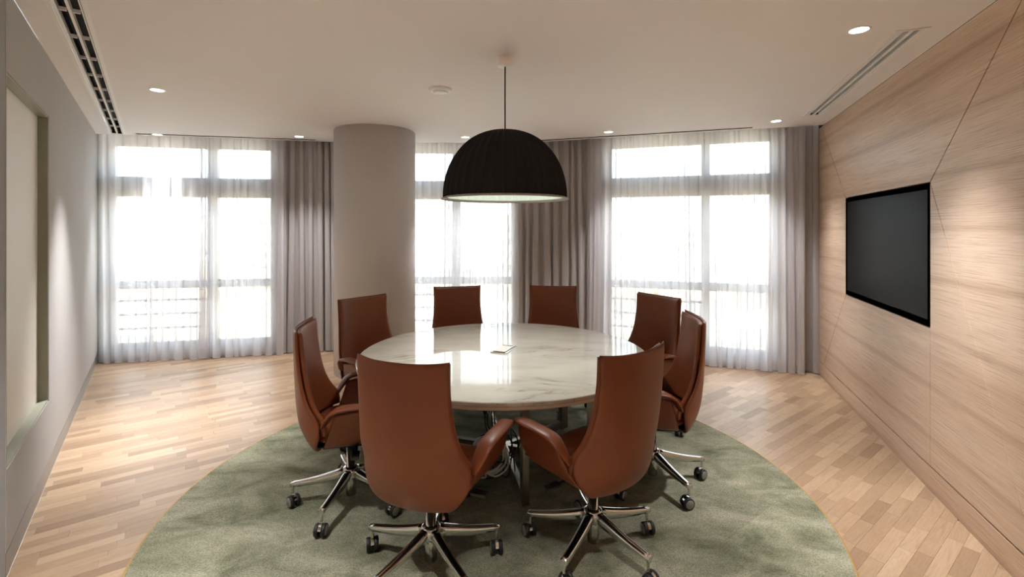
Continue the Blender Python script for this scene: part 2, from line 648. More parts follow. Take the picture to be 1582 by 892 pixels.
def tone_attr(me, vals):
    at = me.attributes.new('tone', 'FLOAT', 'FACE')
    for k, v in enumerate(vals): at.data[k].value = v
for k, (_, poly, c, t) in enumerate(planks[:298]):
    bm = bmesh.new()
    plank_into(bm, poly, c)
    me = bm_mesh(bm, 'plank')
    tone_attr(me, [t] * len(me.polygons))
    o = new_obj('plank', me, M['parquet'], floor)
    o.location = (c.x, c.y, 0)
bm = bmesh.new()
tones = []
for _, poly, c, t in planks[298:]:
    fs = plank_into(bm, [p - c for p in poly], Vector((0, 0)))
    for v in {v for f in fs for v in f.verts}: v.co += Vector((c.x, c.y, 0))
    tones += [t] * len(fs)
me = bm_mesh(bm, 'far_planks')
tone_attr(me, tones)
o = new_obj('plank_field', me, M['parquet'], floor)
tag(o, kind='stuff')
tone_attr(floor.data, [0.5] * len(floor.data.polygons))

# ------------------------------------------------------------------ ceiling with openings for the air diffusers
def strip_rect(a, b, w):
    """corners of a strip of width w centred on a-b"""
    a, b = Vector(a), Vector(b)
    d = (b - a).normalized(); n = Vector((-d.y, d.x)) * (w / 2)
    return [a - n, b - n, b + n, a + n]
dL = Vector((0.604, -0.797)); dR = Vector((-0.3354, -0.9421))
DIFF_L = (Vector((-4.60, 5.50)) , Vector((-4.60, 5.50)) + dL * 5.15)
DIFF_R = (Vector((2.93, 4.60)), Vector((2.93, 4.60)) + dR * 2.08)
def on_ceiling(px, py):
    y = F * (H - CAM_Z) / (353.5 - py)
    return Vector(((px - 791) / F * y, y))
pocket = offset_line(-0.10)
sl = offset_line(-0.20)
def along(line, pxa, pxb):
    ia, a = ray_on(line, pxa); ib, b = ray_on(line, pxb)
    return a, b
WL = along(sl[:2], 208, 487)
WR = along(sl[2:], 826, 1163)
holes = [strip_rect(*DIFF_L, 0.118), strip_rect(*DIFF_R, 0.118), strip_rect(*WL, 0.060), strip_rect(*WR, 0.060)]
bm = bmesh.new()
edges = []
for loop in [room_poly(-0.10)] + holes:
    vv = [bm.verts.new((p.x, p.y, H)) for p in loop]
    edges += [bm.edges.new((vv[i], vv[(i + 1) % len(vv)])) for i in range(len(vv))]
bmesh.ops.triangle_fill(bm, use_beauty=True, use_dissolve=False, edges=edges)
# upstand of the curtain pocket and its lid
pk = offset_line(-0.10); pk2 = offset_line(0.36)
A = [bm.verts.new((p.x, p.y, H)) for p in pk]; B = [bm.verts.new((p.x, p.y, H + 0.14)) for p in pk]
Cc = [bm.verts.new((p.x, p.y, H + 0.14)) for p in pk2]
for i in range(3):
    bm.faces.new((A[i], A[i + 1], B[i + 1], B[i])); bm.faces.new((B[i], B[i + 1], Cc[i + 1], Cc[i]))
ceiling = struct(obj('ceiling', bm, M['ceiling']))
bm = bmesh.new()
prism(bm, [(p.x, p.y) for p in room_poly(0.40)], H + 0.30, H + 0.45)
top_cover = struct(obj('sun_block_slab', bm, M['plaster']))  # unseen slab added to stop sun leaking through the ceiling openings

# ------------------------------------------------------------------ right wall: oak panels
def wall_frame(name, origin, d):
    return Matrix.Translation((origin.x, origin.y, 0)) @ Matrix.Rotation(math.atan2(d.y, d.x), 4, 'Z')
MR = wall_frame('r', CURT[3], dR)
bm = bmesh.new()
box(bm, -0.36, 4.85, 0.024, 0.16, -0.1, H + 0.14)
wall_r = struct(obj('wall_right', bm, M['black_gap']))
wall_r.matrix_world = MR
def inset(poly, g):
    c = sum((Vector(p) for p in poly), Vector((0, 0))) / len(poly)
    P = [Vector(p) for p in poly]
    area = sum(p.x * q.y - p.y * q.x for p, q in zip(P, P[1:] + P[:1]))
    if area < 0: P.reverse()
    n = len(P); out = []
    for i in range(n):
        a, b, c_ = P[i - 1], P[i], P[(i + 1) % n]
        d1, d2 = (b - a).normalized(), (c_ - b).normalized()
        n1, n2 = Vector((-d1.y, d1.x)), Vector((-d2.y, d2.x))
        k = n1 + n2
        out.append(b + k * (g / max(0.2, k.dot(n1))))
    return out
ZP = 0.15
TVA, TVB, TVC, TVD = (0.816, 1.895), (2.382, 1.895), (2.382, 1.0), (0.816, 1.0)
panels = [
    [(-0.34, ZP), (0.09, ZP), TVD, TVA, (0.0, H), (-0.34, H)],
    [TVA, TVB, (3.30, H), (0.0, H)],
    [TVD, (0.09, ZP), (2.382, ZP), TVC],
    [TVC, (2.382, ZP), (3.31, ZP), TVB],
    [TVB, (3.31, ZP), (4.80, ZP), (4.80, H), (3.30, H)],
]
for i, pl in enumerate(panels):
    bm = bmesh.new()
    prism(bm, [(p.x, p.y) for p in inset(pl, 0.0016 if i in (2,) else 0.0038)], 0.0, 0.022, axis='y')
    new_obj('wood_panel', bm_mesh(bm, 'wood_panel'), M['veneer'], wall_r)
bm = bmesh.new()
box(bm, -0.34, 4.80, 0.0, 0.022, 0.0, ZP - 0.007)
bb = struct(obj('baseboard_right', bm, M['veneer']))
bb.matrix_world = MR

tv = thing('television', 'large black flat television set flush into the pale oak wall', 'television')
tv.matrix_world = MR @ Matrix.Translation((1.599, 0.0, 1.0))
bm = bmesh.new()
w2, hh = 0.778, 0.889
box(bm, -w2, w2, 0.004, 0.0235, 0.004, hh)
obj('housing', bm, M['bezel'], tv)
bm = bmesh.new()
bz = 0.034
for a in ((-w2, w2, 0.004, 0.004 + bz * 1.2), (-w2, w2, hh - bz, hh), (-w2, -w2 + bz * 0.55, 0.004 + bz * 1.2, hh - bz), (w2 - bz * 0.55, w2, 0.004 + bz * 1.2, hh - bz)):
    box(bm, a[0], a[1], -0.004, 0.004, a[2], a[3], 0.0012)
obj('bezel', bm, M['bezel'], tv)
bm = bmesh.new()
box(bm, -w2 + bz * 0.55, w2 - bz * 0.55, 0.0005, 0.0038, 0.004 + bz * 1.2, hh - bz)
obj('screen', bm, M['screen'], tv)

# ------------------------------------------------------------------ left wall: grey fabric with a sunk glass board
ML = wall_frame('l', CURT[0], dL)
BS0, BS1, BZ0, BZ1 = 3.212, 4.304, 0.497, 2.335
bm = bmesh.new()
box(bm, -0.5, 4.4, -0.25, -0.075, -0.1, H + 0.14)
wall_l = struct(obj('wall_left', bm, M['black_gap']))
wall_l.matrix_world = ML
SK = 0.12
bm = bmesh.new()
prism(bm, [(-0.45, SK), (BS0, SK), (BS0, H + 0.1), (-0.45, H + 0.1)], -0.075, 0.0, axis='y')
prism(bm, [(BS0, SK), (BS1, SK), (BS1, BZ0), (BS0, BZ0)], -0.075, 0.0, axis='y')
prism(bm, [(BS0, BZ1), (BS1, BZ1), (BS1, H), (BS0, H)], -0.075, 0.0, axis='y')
o = obj('fabric_panel', bm, M['wall_fabric'], wall_l)
bm = bmesh.new()
box(bm, BS1 + 0.002, 4.325, -0.075, 0.0, SK, H)
obj('fabric_panel', bm, M['wall_fabric'], wall_l)
bm = bmesh.new()
box(bm, -0.45, 4.325, -0.05, 0.0, 0.0, SK - 0.007)
bl = struct(obj('baseboard_left', bm, M['skirting'])); bl.matrix_world = ML
bd = thing('glass_writing_board', 'tall blank white glass board sunk into the grey fabric wall', 'board')
bd.matrix_world = ML @ Matrix.Translation(((BS0 + BS1) / 2, 0, BZ0))
bw, bh = (BS1 - BS0) / 2 - 0.003, BZ1 - BZ0 - 0.003
bm = bmesh.new(); box(bm, -bw + 0.012, bw - 0.012, -0.058, -0.050, 0.012, bh - 0.009); obj('glass_sheet', bm, M['board'], bd)
bm = bmesh.new()
box(bm, -bw, bw, -0.07, -0.003, 0.003, 0.012); box(bm, -bw, bw, -0.07, -0.003, bh - 0.009, bh)
box(bm, -bw, -bw + 0.012, -0.07, -0.003, 0.012, bh - 0.009); box(bm, bw - 0.012, bw, -0.07, -0.003, 0.012, bh - 0.009)
obj('edge_frame', bm, M['board_edge'], bd)

# return walls and the end of the room behind the viewer
for nm, x0, x1, y0, y1, m in (('wall_left_return', LW_MID.x - 0.15, LW_MID.x, BACK_Y, LW_MID.y, 'plaster'),
                              ('wall_right_return', RW_END.x, RW_END.x + 0.15, BACK_Y, RW_END.y, 'plaster'),
                              ('wall_back', LW_MID.x - 0.15, RW_END.x + 0.15, BACK_Y - 0.15, BACK_Y, 'plaster')):
    bm = bmesh.new(); box(bm, x0, x1, y0, y1, -0.1, H + 0.14)
    struct(obj(nm, bm, M[m]))

dq = (LW_MID - LW_END).normalized()
bm = bmesh.new(); box(bm, 0.003, (LW_MID - LW_END).length, -0.16, 0.0, -0.1, H + 0.14)
o = struct(obj('wall_left_corner', bm, M['wall_fabric_far'])); o.matrix_world = wall_frame('c', LW_END, dq)

# ------------------------------------------------------------------ window walls
inner = offset_line(0.20)
WZ0, WZ1 = 0.06, 2.70
def facet(k):
    a, b = inner[k], inner[k + 1]
    return a, (b - a).normalized(), (b - a).length
def s_of(k, px):
    a, d, L = facet(k)
    kk = (px - 791) / F
    return (kk * a.y - a.x) / (d.x - kk * d.y)
wins = [(0, 166, 424, (320.5, 334), 'L'), (1, 566, 796, (699, 711), 'M'), (2, 938, 1199, (1084, 1097), 'R')]
names = ['wall_window_left', 'wall_window_middle', 'wall_window_right']
for wi, (k, pa, pb, (ma, mb), _) in enumerate(wins):
    a, d, L = facet(k)
    Mx = Matrix.Translation((a.x, a.y, 0)) @ Matrix.Rotation(math.atan2(d.y, d.x), 4, 'Z')   # local x along, y outwards
    s0, s1, m0, m1 = s_of(k, pa), s_of(k, pb), s_of(k, ma), s_of(k, mb)
    bm = bmesh.new()
    box(bm, -0.03, s0, 0, 0.16, -0.1, H + 0.14)
    box(bm, s1, L + 0.03, 0, 0.16, -0.1, H + 0.14)
    box(bm, s0, s1, 0, 0.16, WZ1, H + 0.14)
    box(bm, s0, s1, 0, 0.16, -0.1, WZ0)
    w = struct(obj(names[wi], bm, M['plaster'])); w.matrix_world = Mx
    # the window: outer frame, mullion, transoms, panes, guard bars
    bm = bmesh.new()
    fx0, fx1, fw = s0 + 0.001, s1 - 0.001, 0.055
    y0, y1 = 0.03, 0.10
    box(bm, fx0, fx1, y0, y1, WZ0 + 0.001, 0.185, 0.004); box(bm, fx0, fx1, y0, y1, 2.636, WZ1 - 0.001, 0.004)
    box(bm, fx0, fx0 + fw, y0, y1, 0.185, 2.636, 0.004); box(bm, fx1 - fw, fx1, y0, y1, 0.185, 2.636, 0.004)
    win = struct(obj('window_%d' % (wi + 1), bm, M['frame'])); win.matrix_world = Mx
    bm = bmesh.new(); box(bm, m0, m1, y0 - 0.01, y1 + 0.01, 0.186, 2.635, 0.004); obj('mullion', bm, M['frame'], win)
    for side, (xa, xb) in enumerate(((fx0 + fw, m0), (m1, fx1 - fw))):
        bm = bmesh.new(); box(bm, xa, xb, y0, y1, 2.01, 2.26, 0.004); obj('transom', bm, M['frame'], win)
        bm = bmesh.new(); box(bm, xa, xb, y0, y1, 0.855, 0.955, 0.004); obj('rail', bm, M['frame'], win)
        for (za, zb) in ((2.26, 2.636), (0.955, 2.01), (0.185, 0.855)):
            bm = bmesh.new(); box(bm, xa + 0.001, xb - 0.001, 0.060, 0.068, za + 0.001, zb - 0.001)
            obj('pane', bm, M['glass'], win)
        if side == 0:
            for zb in (0.345, 0.525, 0.70):
                bm = bmesh.new(); box(bm, xa, xb, 0.115, 0.140, zb - 0.015, zb + 0.015, 0.003); obj('guard_bar', bm, M['frame'], win)

# ------------------------------------------------------------------ structural column
bm = bmesh.new()
lathe(bm, [(0.446, 0.004), (0.446, 0.055), (0.450, 0.056), (0.450, H - 0.012), (0.444, H - 0.012), (0.444, H)], 96)
col = struct(obj('column', bm, M['column'], smooth=False))
for p in col.data.polygons: p.use_smooth = abs(p.normal.z) < 0.5
col.location = (-1.57, 5.43, 0)

# ------------------------------------------------------------------ curtains
def curtain(name, label, cat, mat, pxa, pxb, off, period, amp, seed, z0=0.012, z1=H + 0.09, group=None, lean=0.0):
    line = offset_line(off)
    r = random.Random(seed)
    ia, a = ray_on(line, pxa); ib, b = ray_on(line, pxb)
    pts = [a] + [line[i] for i in range(ia + 1, ib + 1)] + [b]
    lens = [(q - p).length for p, q in zip(pts, pts[1:])]
    L = sum(lens)
    def at(s):
        for (p, q), l in zip(zip(pts, pts[1:]), lens):
            if s <= l or (q is pts[-1]):
                d = (q - p).normalized(); return p + d * s, Vector((-d.y, d.x)), d
            s -= l
    # irregular fold positions
    folds = [0.0]
    while folds[-1] < L:
        folds.append(folds[-1] + period * r.uniform(0.65, 1.4))
    amps = [amp * r.uniform(0.55, 1.15) for _ in folds]
    drift = [r.uniform(-0.03, 0.03) for _ in folds]
    sharp = [r.uniform(-0.018, 0.018) for _ in folds]
    n = int(L / 0.006)
    zs = [z0, 0.03, 0.06, 0.12, 0.3, 0.6, 1.0, 1.5, 2.0, 2.4, 2.6, z1]
    bm = bmesh.new()
    grid = []
    for i in range(n + 1):
        s = L * i / n
        k = max(j for j in range(len(folds)) if folds[j] <= s + 1e-9)
        k2 = min(k + 1, len(folds) - 1)
        t = (s - folds[k]) / max(1e-6, (folds[k2] - folds[k])) if k2 > k else 0
        p, nn, d = at(s)
        A = amps[k] * (1 - t) + amps[k2] * t
        wv = math.sin(2 * PI * t)
        colv = []
        for z in zs:
            h = 1 - z / H
            am = A * (0.75 + 0.45 * h)
            slip = (drift[k] * (1 - t) + drift[k2] * t) * h * 1.2
            # S-folds: the cloth doubles back on itself a little
            back = (0.020 + 0.5 * sharp[k]) * math.sin(4 * PI * t) * (0.6 + 0.5 * h)
            q = p + nn * (am * wv) + d * (slip - back)
            colv.append(bm.verts.new((q.x, q.y, z)))
        grid.append(colv)
    for i in range(n):
        for j in range(len(zs) - 1):
            bm.faces.new((grid[i][j], grid[i + 1][j], grid[i + 1][j + 1], grid[i][j + 1]))
    root = new_obj(name, bm_mesh(bm, name, True), M[mat])
    # stitched hem along the floor edge
    bm = bmesh.new()
    tube(bm, [Vector(root.data.vertices[i * len(zs)].co) for i in range(0, n + 1, 2)], 0.0035, 5)
    obj('hem', bm, M[mat], root, True)
    bm = bmesh.new()
    tube(bm, [Vector((at(L * i / 12)[0].x, at(L * i / 12)[0].y, z1 + 0.012)) for i in range(13)], 0.012, 6)
    obj('heading_rail', bm, M['white_paint'], root, True)
    tag(root, label, cat, group)
    return root
curtain('sheer_curtain', 'white sheer curtain hanging beside the grey fabric wall', 'curtain', 'sheer', 152, 326, 0.0, 0.125, 0.030, 1)
curtain('sheer_curtain', 'narrow white sheer curtain next to grey drape by the column', 'curtain', 'sheer', 319, 440, 0.015, 0.115, 0.030, 2)
curtain('linen_drape', 'grey linen drape gathered between corner window and round column', 'curtain', 'drape', 431, 560, 0.10, 0.105, 0.034, 3)
curtain('sheer_curtain', 'white sheer curtain behind pendant lamp, beside the round column', 'curtain', 'sheer', 575, 799, 0.0, 0.105, 0.028, 4)
curtain('linen_drape', 'grey linen drape in folds behind the black dome lamp', 'curtain', 'drape', 793, 938, 0.10, 0.10, 0.034, 5)
curtain('sheer_curtain', 'white sheer curtain in front of window, beside lamp-side drape', 'curtain', 'sheer', 912, 1090, 0.0, 0.105, 0.030, 6)
curtain('sheer_curtain', 'white sheer curtain partly covering the corner drape by the oak wall', 'curtain', 'sheer', 1089, 1240, 0.012, 0.115, 0.030, 7)
curtain('linen_drape', 'grey linen drape hanging in the corner by the oak wall', 'curtain', 'drape', 1200, 1264, 0.10, 0.10, 0.034, 8)

# ------------------------------------------------------------------ air diffusers
def diffuser(name, label, ab, width, slots, div, vane_mat, wall=0.012):
    a, b = ab
    L = (b - a).length; d = (b - a).normalized()
    t = thing(name, label, 'vent', (a.x, a.y, H), math.atan2(d.y, d.x))
    bm = bmesh.new()
    hw = width / 2
    box(bm, -0.02, L + 0.02, -hw - 0.022, -hw, -0.005, 0.0)
    box(bm, -0.02, L + 0.02, hw, hw + 0.022, -0.005, 0.0)
    box(bm, -0.02, 0, -hw, hw, -0.005, 0.0); box(bm, L, L + 0.02, -hw, hw, -0.005, 0.0)
    obj('flange', bm, M['white_paint'], t)
    bm = bmesh.new()
    box(bm, 0.001, L - 0.001, -hw + 0.001, -hw + 0.003, 0.0, 0.12); box(bm, 0.001, L - 0.001, hw - 0.003, hw - 0.001, 0.0, 0.12)
    box(bm, 0.001, L - 0.001, -hw + 0.003, hw - 0.003, 0.118, 0.12)
    box(bm, 0.001, 0.003, -hw + 0.003, hw - 0.003, 0.0, 0.118); box(bm, L - 0.003, L - 0.001, -hw + 0.003, hw - 0.003, 0.0, 0.118)
    obj('plenum', bm, M['slot_dark'], t)
    sw = (width - wall * (slots + 1)) / slots
    for i in range(slots + 1):
        y = -hw + 0.0035 + i * (sw + wall) - (0 if i else 0)
        y0 = -hw + i * (sw + wall) + 0.0035; y1 = min(y0 + wall, hw - 0.0035)
        bm = bmesh.new(); box(bm, 0.004, L - 0.004, y0, y1, -0.004, 0.03); obj('divider', bm, M['white_paint'], t)
    for i in range(slots):
        y0 = -hw + i * (sw + wall) + wall + 0.004
        if vane_mat:
            bm = bmesh.new()
            Mx = Matrix.Translation((0, y0 + sw * 0.55, 0.012)) @ Matrix.Rotation(0.7, 4, 'X')
            box(bm, 0.004, L - 0.004, -0.010, 0.010, -0.001, 0.001, M=Mx)
            obj('vane', bm, M[vane_mat], t)
        if div:
            n = int(L / div)
            for k in range(1, n):
                bm = bmesh.new(); x = L * k / n
                box(bm, x - 0.006, x + 0.006, y0, y0 + sw - 0.008, 0.002, 0.02); obj('bridge', bm, M['white_paint'], t)
    return t
diffuser('linear_air_diffuser', 'long two-slot white air diffuser in ceiling above grey wall', DIFF_L, 0.118, 2, 0.42, None, 0.013)
diffuser('linear_air_diffuser', 'shorter two-slot air diffuser in ceiling above the oak wall', DIFF_R, 0.118, 2, 0, 'vane', 0.020)
def slot(label, ab):
    a, b = ab
    L = (b - a).length; d = (b - a).normalized()
    t = thing('ceiling_slot', label, 'vent', (a.x, a.y, H), math.atan2(d.y, d.x))
    bm = bmesh.new()
    box(bm, 0.001, L - 0.001, -0.029, -0.027, 0, 0.08); box(bm, 0.001, L - 0.001, 0.027, 0.029, 0, 0.08); box(bm, 0.001, L - 0.001, -0.027, 0.027, 0.078, 0.08)
    obj('channel', bm, M['slot_dark'], t)
    bm = bmesh.new()
    box(bm, -0.01, L + 0.01, -0.040, -0.0301, -0.003, 0); box(bm, -0.01, L + 0.01, 0.0301, 0.040, -0.003, 0)
    obj('trim', bm, M['white_paint'], t)
slot('thin black ceiling slot along the sheers near grey fabric wall', WL)
slot('thin black ceiling slot running from pendant lamp towards oak wall', WR)

# ------------------------------------------------------------------ downlights
def make_downlight(x, y, label, group=None, watts=DOWNLIGHT_W):
    t = thing('downlight', label, 'downlight', (x, y, H), 0, group)
    bm = bmesh.new()
    lathe(bm, [(0.046, 0.0), (0.046, -0.004), (0.056, -0.004), (0.058, 0.0)], 32)
    obj('trim_ring', bm, M['white_paint'], t, True)
    bm = bmesh.new()
    lathe(bm, [(0.0, -0.0035), (0.030, -0.003), (0.0455, -0.0015), (0.0455, 0.0)], 32)
    obj('lens', bm, M['lamp_on'], t, True)
    ld = bpy.data.lights.new('downlight_lamp', 'SPOT')
    ld.energy = watts
    ld.color = SPOT_COL
    ld.spot_size = math.radians(70)
    ld.spot_blend = 1.0
    ld.shadow_soft_size = 0.07
    lo = bpy.data.objects.new('lamp', ld)
    C.objects.link(lo)
    lo.parent = t
    lo.location = (0, 0, -0.012)
    return t
for (px, py, lab) in ((243, 139, 'lit round downlight between air diffuser and round column'), (243, 208, 'lit round downlight above sheers beside the grey wall'),
                      (462, 211, 'lit round downlight above grey drape beside the column'), (719, 212, 'lit round downlight just behind the pendant lamp'),
                      (940, 204, 'lit round downlight above the drape right of pendant lamp'), (1199, 187, 'lit round downlight above the corner drape by oak wall'),
                      (1327, 46, 'lit round downlight beside the air diffuser over the oak wall')):
    p = on_ceiling(px, py)
    make_downlight(p.x, p.y, lab, None, 100.0 if 150 < py else (150.0 if px > 1000 else 260.0))
for (x, y) in ((-1.55, 1.55), (0.2, 0.9), (-1.2, -0.6), (0.9, -0.6)):  # unseen lamps added behind the viewer to brighten the room
    make_downlight(x, y, 'added round downlight behind the viewer, brightening the room', 'downlights added behind the viewer', 210.0)

# ceiling speaker / sensor
p = on_ceiling(680, 138)
sp = thing('ceiling_detector', 'round white ceiling detector between column and pendant lamp', 'detector', (p.x, p.y, H))
bm = bmesh.new(); lathe(bm, [(0.092, 0.0), (0.092, -0.008), (0.080, -0.018), (0.066, -0.020), (0.062, -0.016), (0.0, -0.016)], 40); obj('base', bm, M['white_paint'], sp, True)
bm = bmesh.new(); lathe(bm, [(0.056, -0.016), (0.054, -0.026), (0.040, -0.030), (0.0, -0.031)], 40); obj('cap', bm, M['white_paint'], sp, True)

# ------------------------------------------------------------------ pendant lamp
LX, LY, RIMZ = -0.045, 3.06, 1.80
pl = thing('pendant_lamp', 'black felt dome pendant lamp with pale lining over the table', 'lamp', (LX, LY, RIMZ))
NR = 40
def dome(R, h, z0=0.0, rib=0.0, k=24, zmin=0.0):
    pr = []
    for i in range(k + 1):
        a = PI / 2 * i / k
        pr.append((R * math.cos(a) ** 0.92, z0 + h * math.sin(a)))
    return pr
def ripple(amp, R):
    return lambda r, z, a: r * 1.0 - amp * (abs(math.cos(a * NR / 2)) ** 6) * min(1, r / (0.5 * R))
prof = dome(0.388, 0.435, 0.012); prof[-1] = (0.0, prof[-1][1])
bm = bmesh.new(); lathe(bm, prof, NR * 10, ripple=ripple(-0.012, 0.386)); obj('shade', bm, M['felt_black'], pl, True)
prof = dome(0.376, 0.415, 0.008); prof[-1] = (0.0, prof[-1][1])
bm = bmesh.new(); lathe(bm, prof, NR * 8, ripple=ripple(-0.006, 0.374)); obj('lining', bm, M['felt_white'], pl, True)
bm = bmesh.new(); lathe(bm, [(0.372, 0.010), (0.378, 0.006), (0.409, -0.003), (0.411, 0.001), (0.409, 0.004), (0.385, 0.014), (0.372, 0.014), (0.372, 0.010)], 128); obj('rim', bm, M['felt_rim'], pl, True)
bm = bmesh.new(); tube(bm, [(0, 0, 0.440), (0, 0, 0.7), (0, 0, H - RIMZ - 0.03)], 0.0045, 8); obj('cord', bm, M['cable_black'], pl, True)
bm = bmesh.new(); lathe(bm, [(0.0, H - RIMZ - 0.062), (0.040, H - RIMZ - 0.062), (0.050, H - RIMZ - 0.056), (0.052, H - RIMZ - 0.05), (0.052, H - RIMZ)], 40); obj('ceiling_rose', bm, M['white_paint'], pl, True)
bm = bmesh.new(); lathe(bm, [(0.0, 0.415), (0.024, 0.415), (0.024, 0.34), (0.020, 0.335), (0.0, 0.335)], 20); obj('socket', bm, M['black_plastic'], pl, True)
bm = bmesh.new(); lathe(bm, [(0.0, 0.225), (0.025, 0.232), (0.045, 0.255), (0.048, 0.28), (0.036, 0.31), (0.018, 0.336)], 24); obj('bulb', bm, emit('lamp_bulb', (1.0, 0.95, 0.85), 1.5), pl, True)
ld = bpy.data.lights.new('pendant_bulb_light', 'POINT'); ld.energy = 0.9; ld.color = (1.0, 0.95, 0.88); ld.shadow_soft_size = 0.05
lo = bpy.data.objects.new('lamp', ld); C.objects.link(lo); lo.parent = pl; lo.location = (0, 0, 0.16)
ld = bpy.data.lights.new('pendant_table_fill', 'SPOT'); ld.energy = 16.0; ld.color = (1.0, 0.96, 0.90); ld.spot_size = math.radians(105); ld.spot_blend = 0.8; ld.shadow_soft_size = 0.05  # added downward spot: brightens the table without lighting the lining
lo = bpy.data.objects.new('lamp', ld); C.objects.link(lo); lo.parent = pl; lo.location = (0, 0, 0.21)

# ------------------------------------------------------------------ round rug of carpet tiles
rug = thing('round_rug', 'large round green carpet-tile rug under table and chairs', 'rug', (RUG_C.x, RUG_C.y, 0))
bm = bmesh.new()
lathe(bm, [(RUG_R - 0.004, 0.0005), (RUG_R + 0.006, 0.0005), (RUG_R + 0.006, 0.0075), (RUG_R, 0.0085), (RUG_R - 0.004, 0.0075), (RUG_R - 0.004, 0.0005)], 180)
obj('edge_trim', bm, M['bronze_trim'], rug)
TS = 0.5
circ = [Vector((math.cos(2 * PI * i / 160), math.sin(2 * PI * i / 160))) * (RUG_R - 0.0045) for i in range(160)]
for i in range(-5, 5):
    for j in range(-5, 5):
        a, b = (i + 0.23) * TS, (j + 0.61) * TS
        poly = list(circ)
        for n, d in ((e1, a + TS - 0.0003), (-e1, -a - 0.0003), (e2, b + TS - 0.0003), (-e2, -b - 0.0003)):
            poly = clip_poly(poly, n, d)
            if len(poly) < 3: break
        if len(poly) < 3: continue
        ar = 0.5 * abs(sum(p.x * q.y - p.y * q.x for p, q in zip(poly, poly[1:] + poly[:1])))
        if ar < 0.002: continue
        c = sum(poly, Vector((0, 0))) / len(poly)
        bm = bmesh.new()
        prism(bm, [(p.x - c.x, p.y - c.y) for p in poly], 0.0005, 0.0078)
        o = obj('carpet_tile', bm, M['carpet'], rug)
        o.location = (c.x, c.y, 0)
RZ = 0.008                                    # rug surface

# ------------------------------------------------------------------ table
TX, TY, TZ, TR = -0.057, 3.352, 0.742, 1.0
tb = thing('round_table', 'big round meeting table with white veined marble top', 'table', (TX, TY, RZ))
tz = TZ - RZ
bm = bmesh.new()
lathe(bm, [(0.0, tz), (TR - 0.004, tz), (TR, tz - 0.004), (TR, tz - 0.021), (TR - 0.003, tz - 0.024), (0.0, tz - 0.024)], 160)
top = obj('marble_top', bm, M['marble'], tb)
bm = bmesh.new()
lathe(bm, [(0.0, tz - 0.0245), (TR - 0.006, tz - 0.0245), (TR - 0.006, tz - 0.040), (TR - 0.014, tz - 0.046), (0.0, tz - 0.046)], 160)
obj('under_layer', bm, M['marble_edge'], tb)
# butt joint of the edge band
for an in (-68, 112):
    bm = bmesh.new()
    Mx = Matrix.Rotation(math.radians(an), 4, 'Z')
    box(bm, TR - 0.004, TR + 0.0008, -0.0012, 0.0012, tz - 0.023, tz - 0.003, M=Mx)
    obj('edge_joint', bm, M['steel'], tb)
LR = 0.625
for k in range(6):
    an = math.radians(-78 + 60 * k)
    Mx = Matrix.Rotation(an, 4, 'Z')
    bm = bmesh.new(); box(bm, LR - 0.035, LR + 0.035, -0.02, 0.02, 0.012, tz - 0.053, 0.002, M=Mx); lg = obj('leg', bm, M['steel'], tb)
    bm = bmesh.new(); lathe(bm, [(0.0, 0.0), (0.014, 0.0), (0.014, 0.004), (0.006, 0.005), (0.006, 0.0115)], 16, M=Matrix.Translation(Mx @ Vector((LR, 0, 0)))); obj('levelling_foot', bm, M['chrome'], lg, True)
for k in range(3):
    Mx = Matrix.Rotation(math.radians(-78 + 60 * k), 4, 'Z')
    dz = 0.0004 * k
    bm = bmesh.new(); box(bm, -LR + 0.036, LR - 0.036, -0.02, 0.02, 0.03 + dz, 0.075 + dz, 0.002, M=Mx); obj('floor_rail', bm, M['steel'], tb)
    bm = bmesh.new(); box(bm, -LR - 0.035, LR + 0.035, -0.02, 0.02, tz - 0.052, tz - 0.0465, 0, M=Mx); obj('top_plate', bm, M['steel'], tb)

# cable outlet plate on the table
cb = thing('table_outlet_box', 'small flat silver cable outlet plate on the marble table', 'outlet', (TX + 0.0, TY + 0.03, TZ + 0.0005), math.radians(-22))
bm = bmesh.new(); box(bm, -0.060, 0.060, -0.105, 0.105, 0.0, 0.008, 0.002); obj('plate', bm, M['chrome'], cb)
bm = bmesh.new(); box(bm, -0.046, 0.046, -0.092, 0.092, 0.0085, 0.013, 0.002); obj('lid', bm, M['white_paint'], cb)
bm = bmesh.new(); box(bm, -0.040, 0.040, 0.070, 0.080, 0.0135, 0.016, 0.001); obj('finger_pull', bm, M['steel'], cb)

# cables under the table
def cable(label, pts, r, m, grp=None, k=10):
    bm = bmesh.new()
    tube(bm, catmull(pts, k), r, 6)
    o = obj('cable', bm, M[m], None, True)
    c = Vector(pts[0])
    return tag(o, label, 'cable', grp)
ux, uy = TX - 0.13, TY - 0.12
r2 = random.Random(11)
for q in range(4):
    ox, oy = ux + 0.022 * q, uy + 0.015 * (q % 2)
    pts = [(ox, oy, 0.685), (ox + r2.uniform(-.02, .02), oy - 0.02, 0.5), (ox + r2.uniform(-.03, .05), oy - 0.12 - 0.03 * q, 0.30 + 0.02 * q)]
    cx, cy, cz = ox + 0.03 + 0.02 * q, oy - 0.22, 0.20
    for j in range(9):
        a = j * 1.35 + q
        pts.append((cx + 0.075 * math.cos(a), cy + 0.06 * math.sin(a * 0.8 + q), cz + 0.075 * math.sin(a) + 0.003 * j))
    pts.append((cx + 0.05, cy - 0.05, 0.06)); pts.append((cx + 0.03 * (q - 1.5) - 0.03, cy + 0.012 * q, 0.020 + 0.011 * q))
    cable('black power cable tangled among the table legs', pts, 0.0042, 'cable_black', 'black cables under the table')
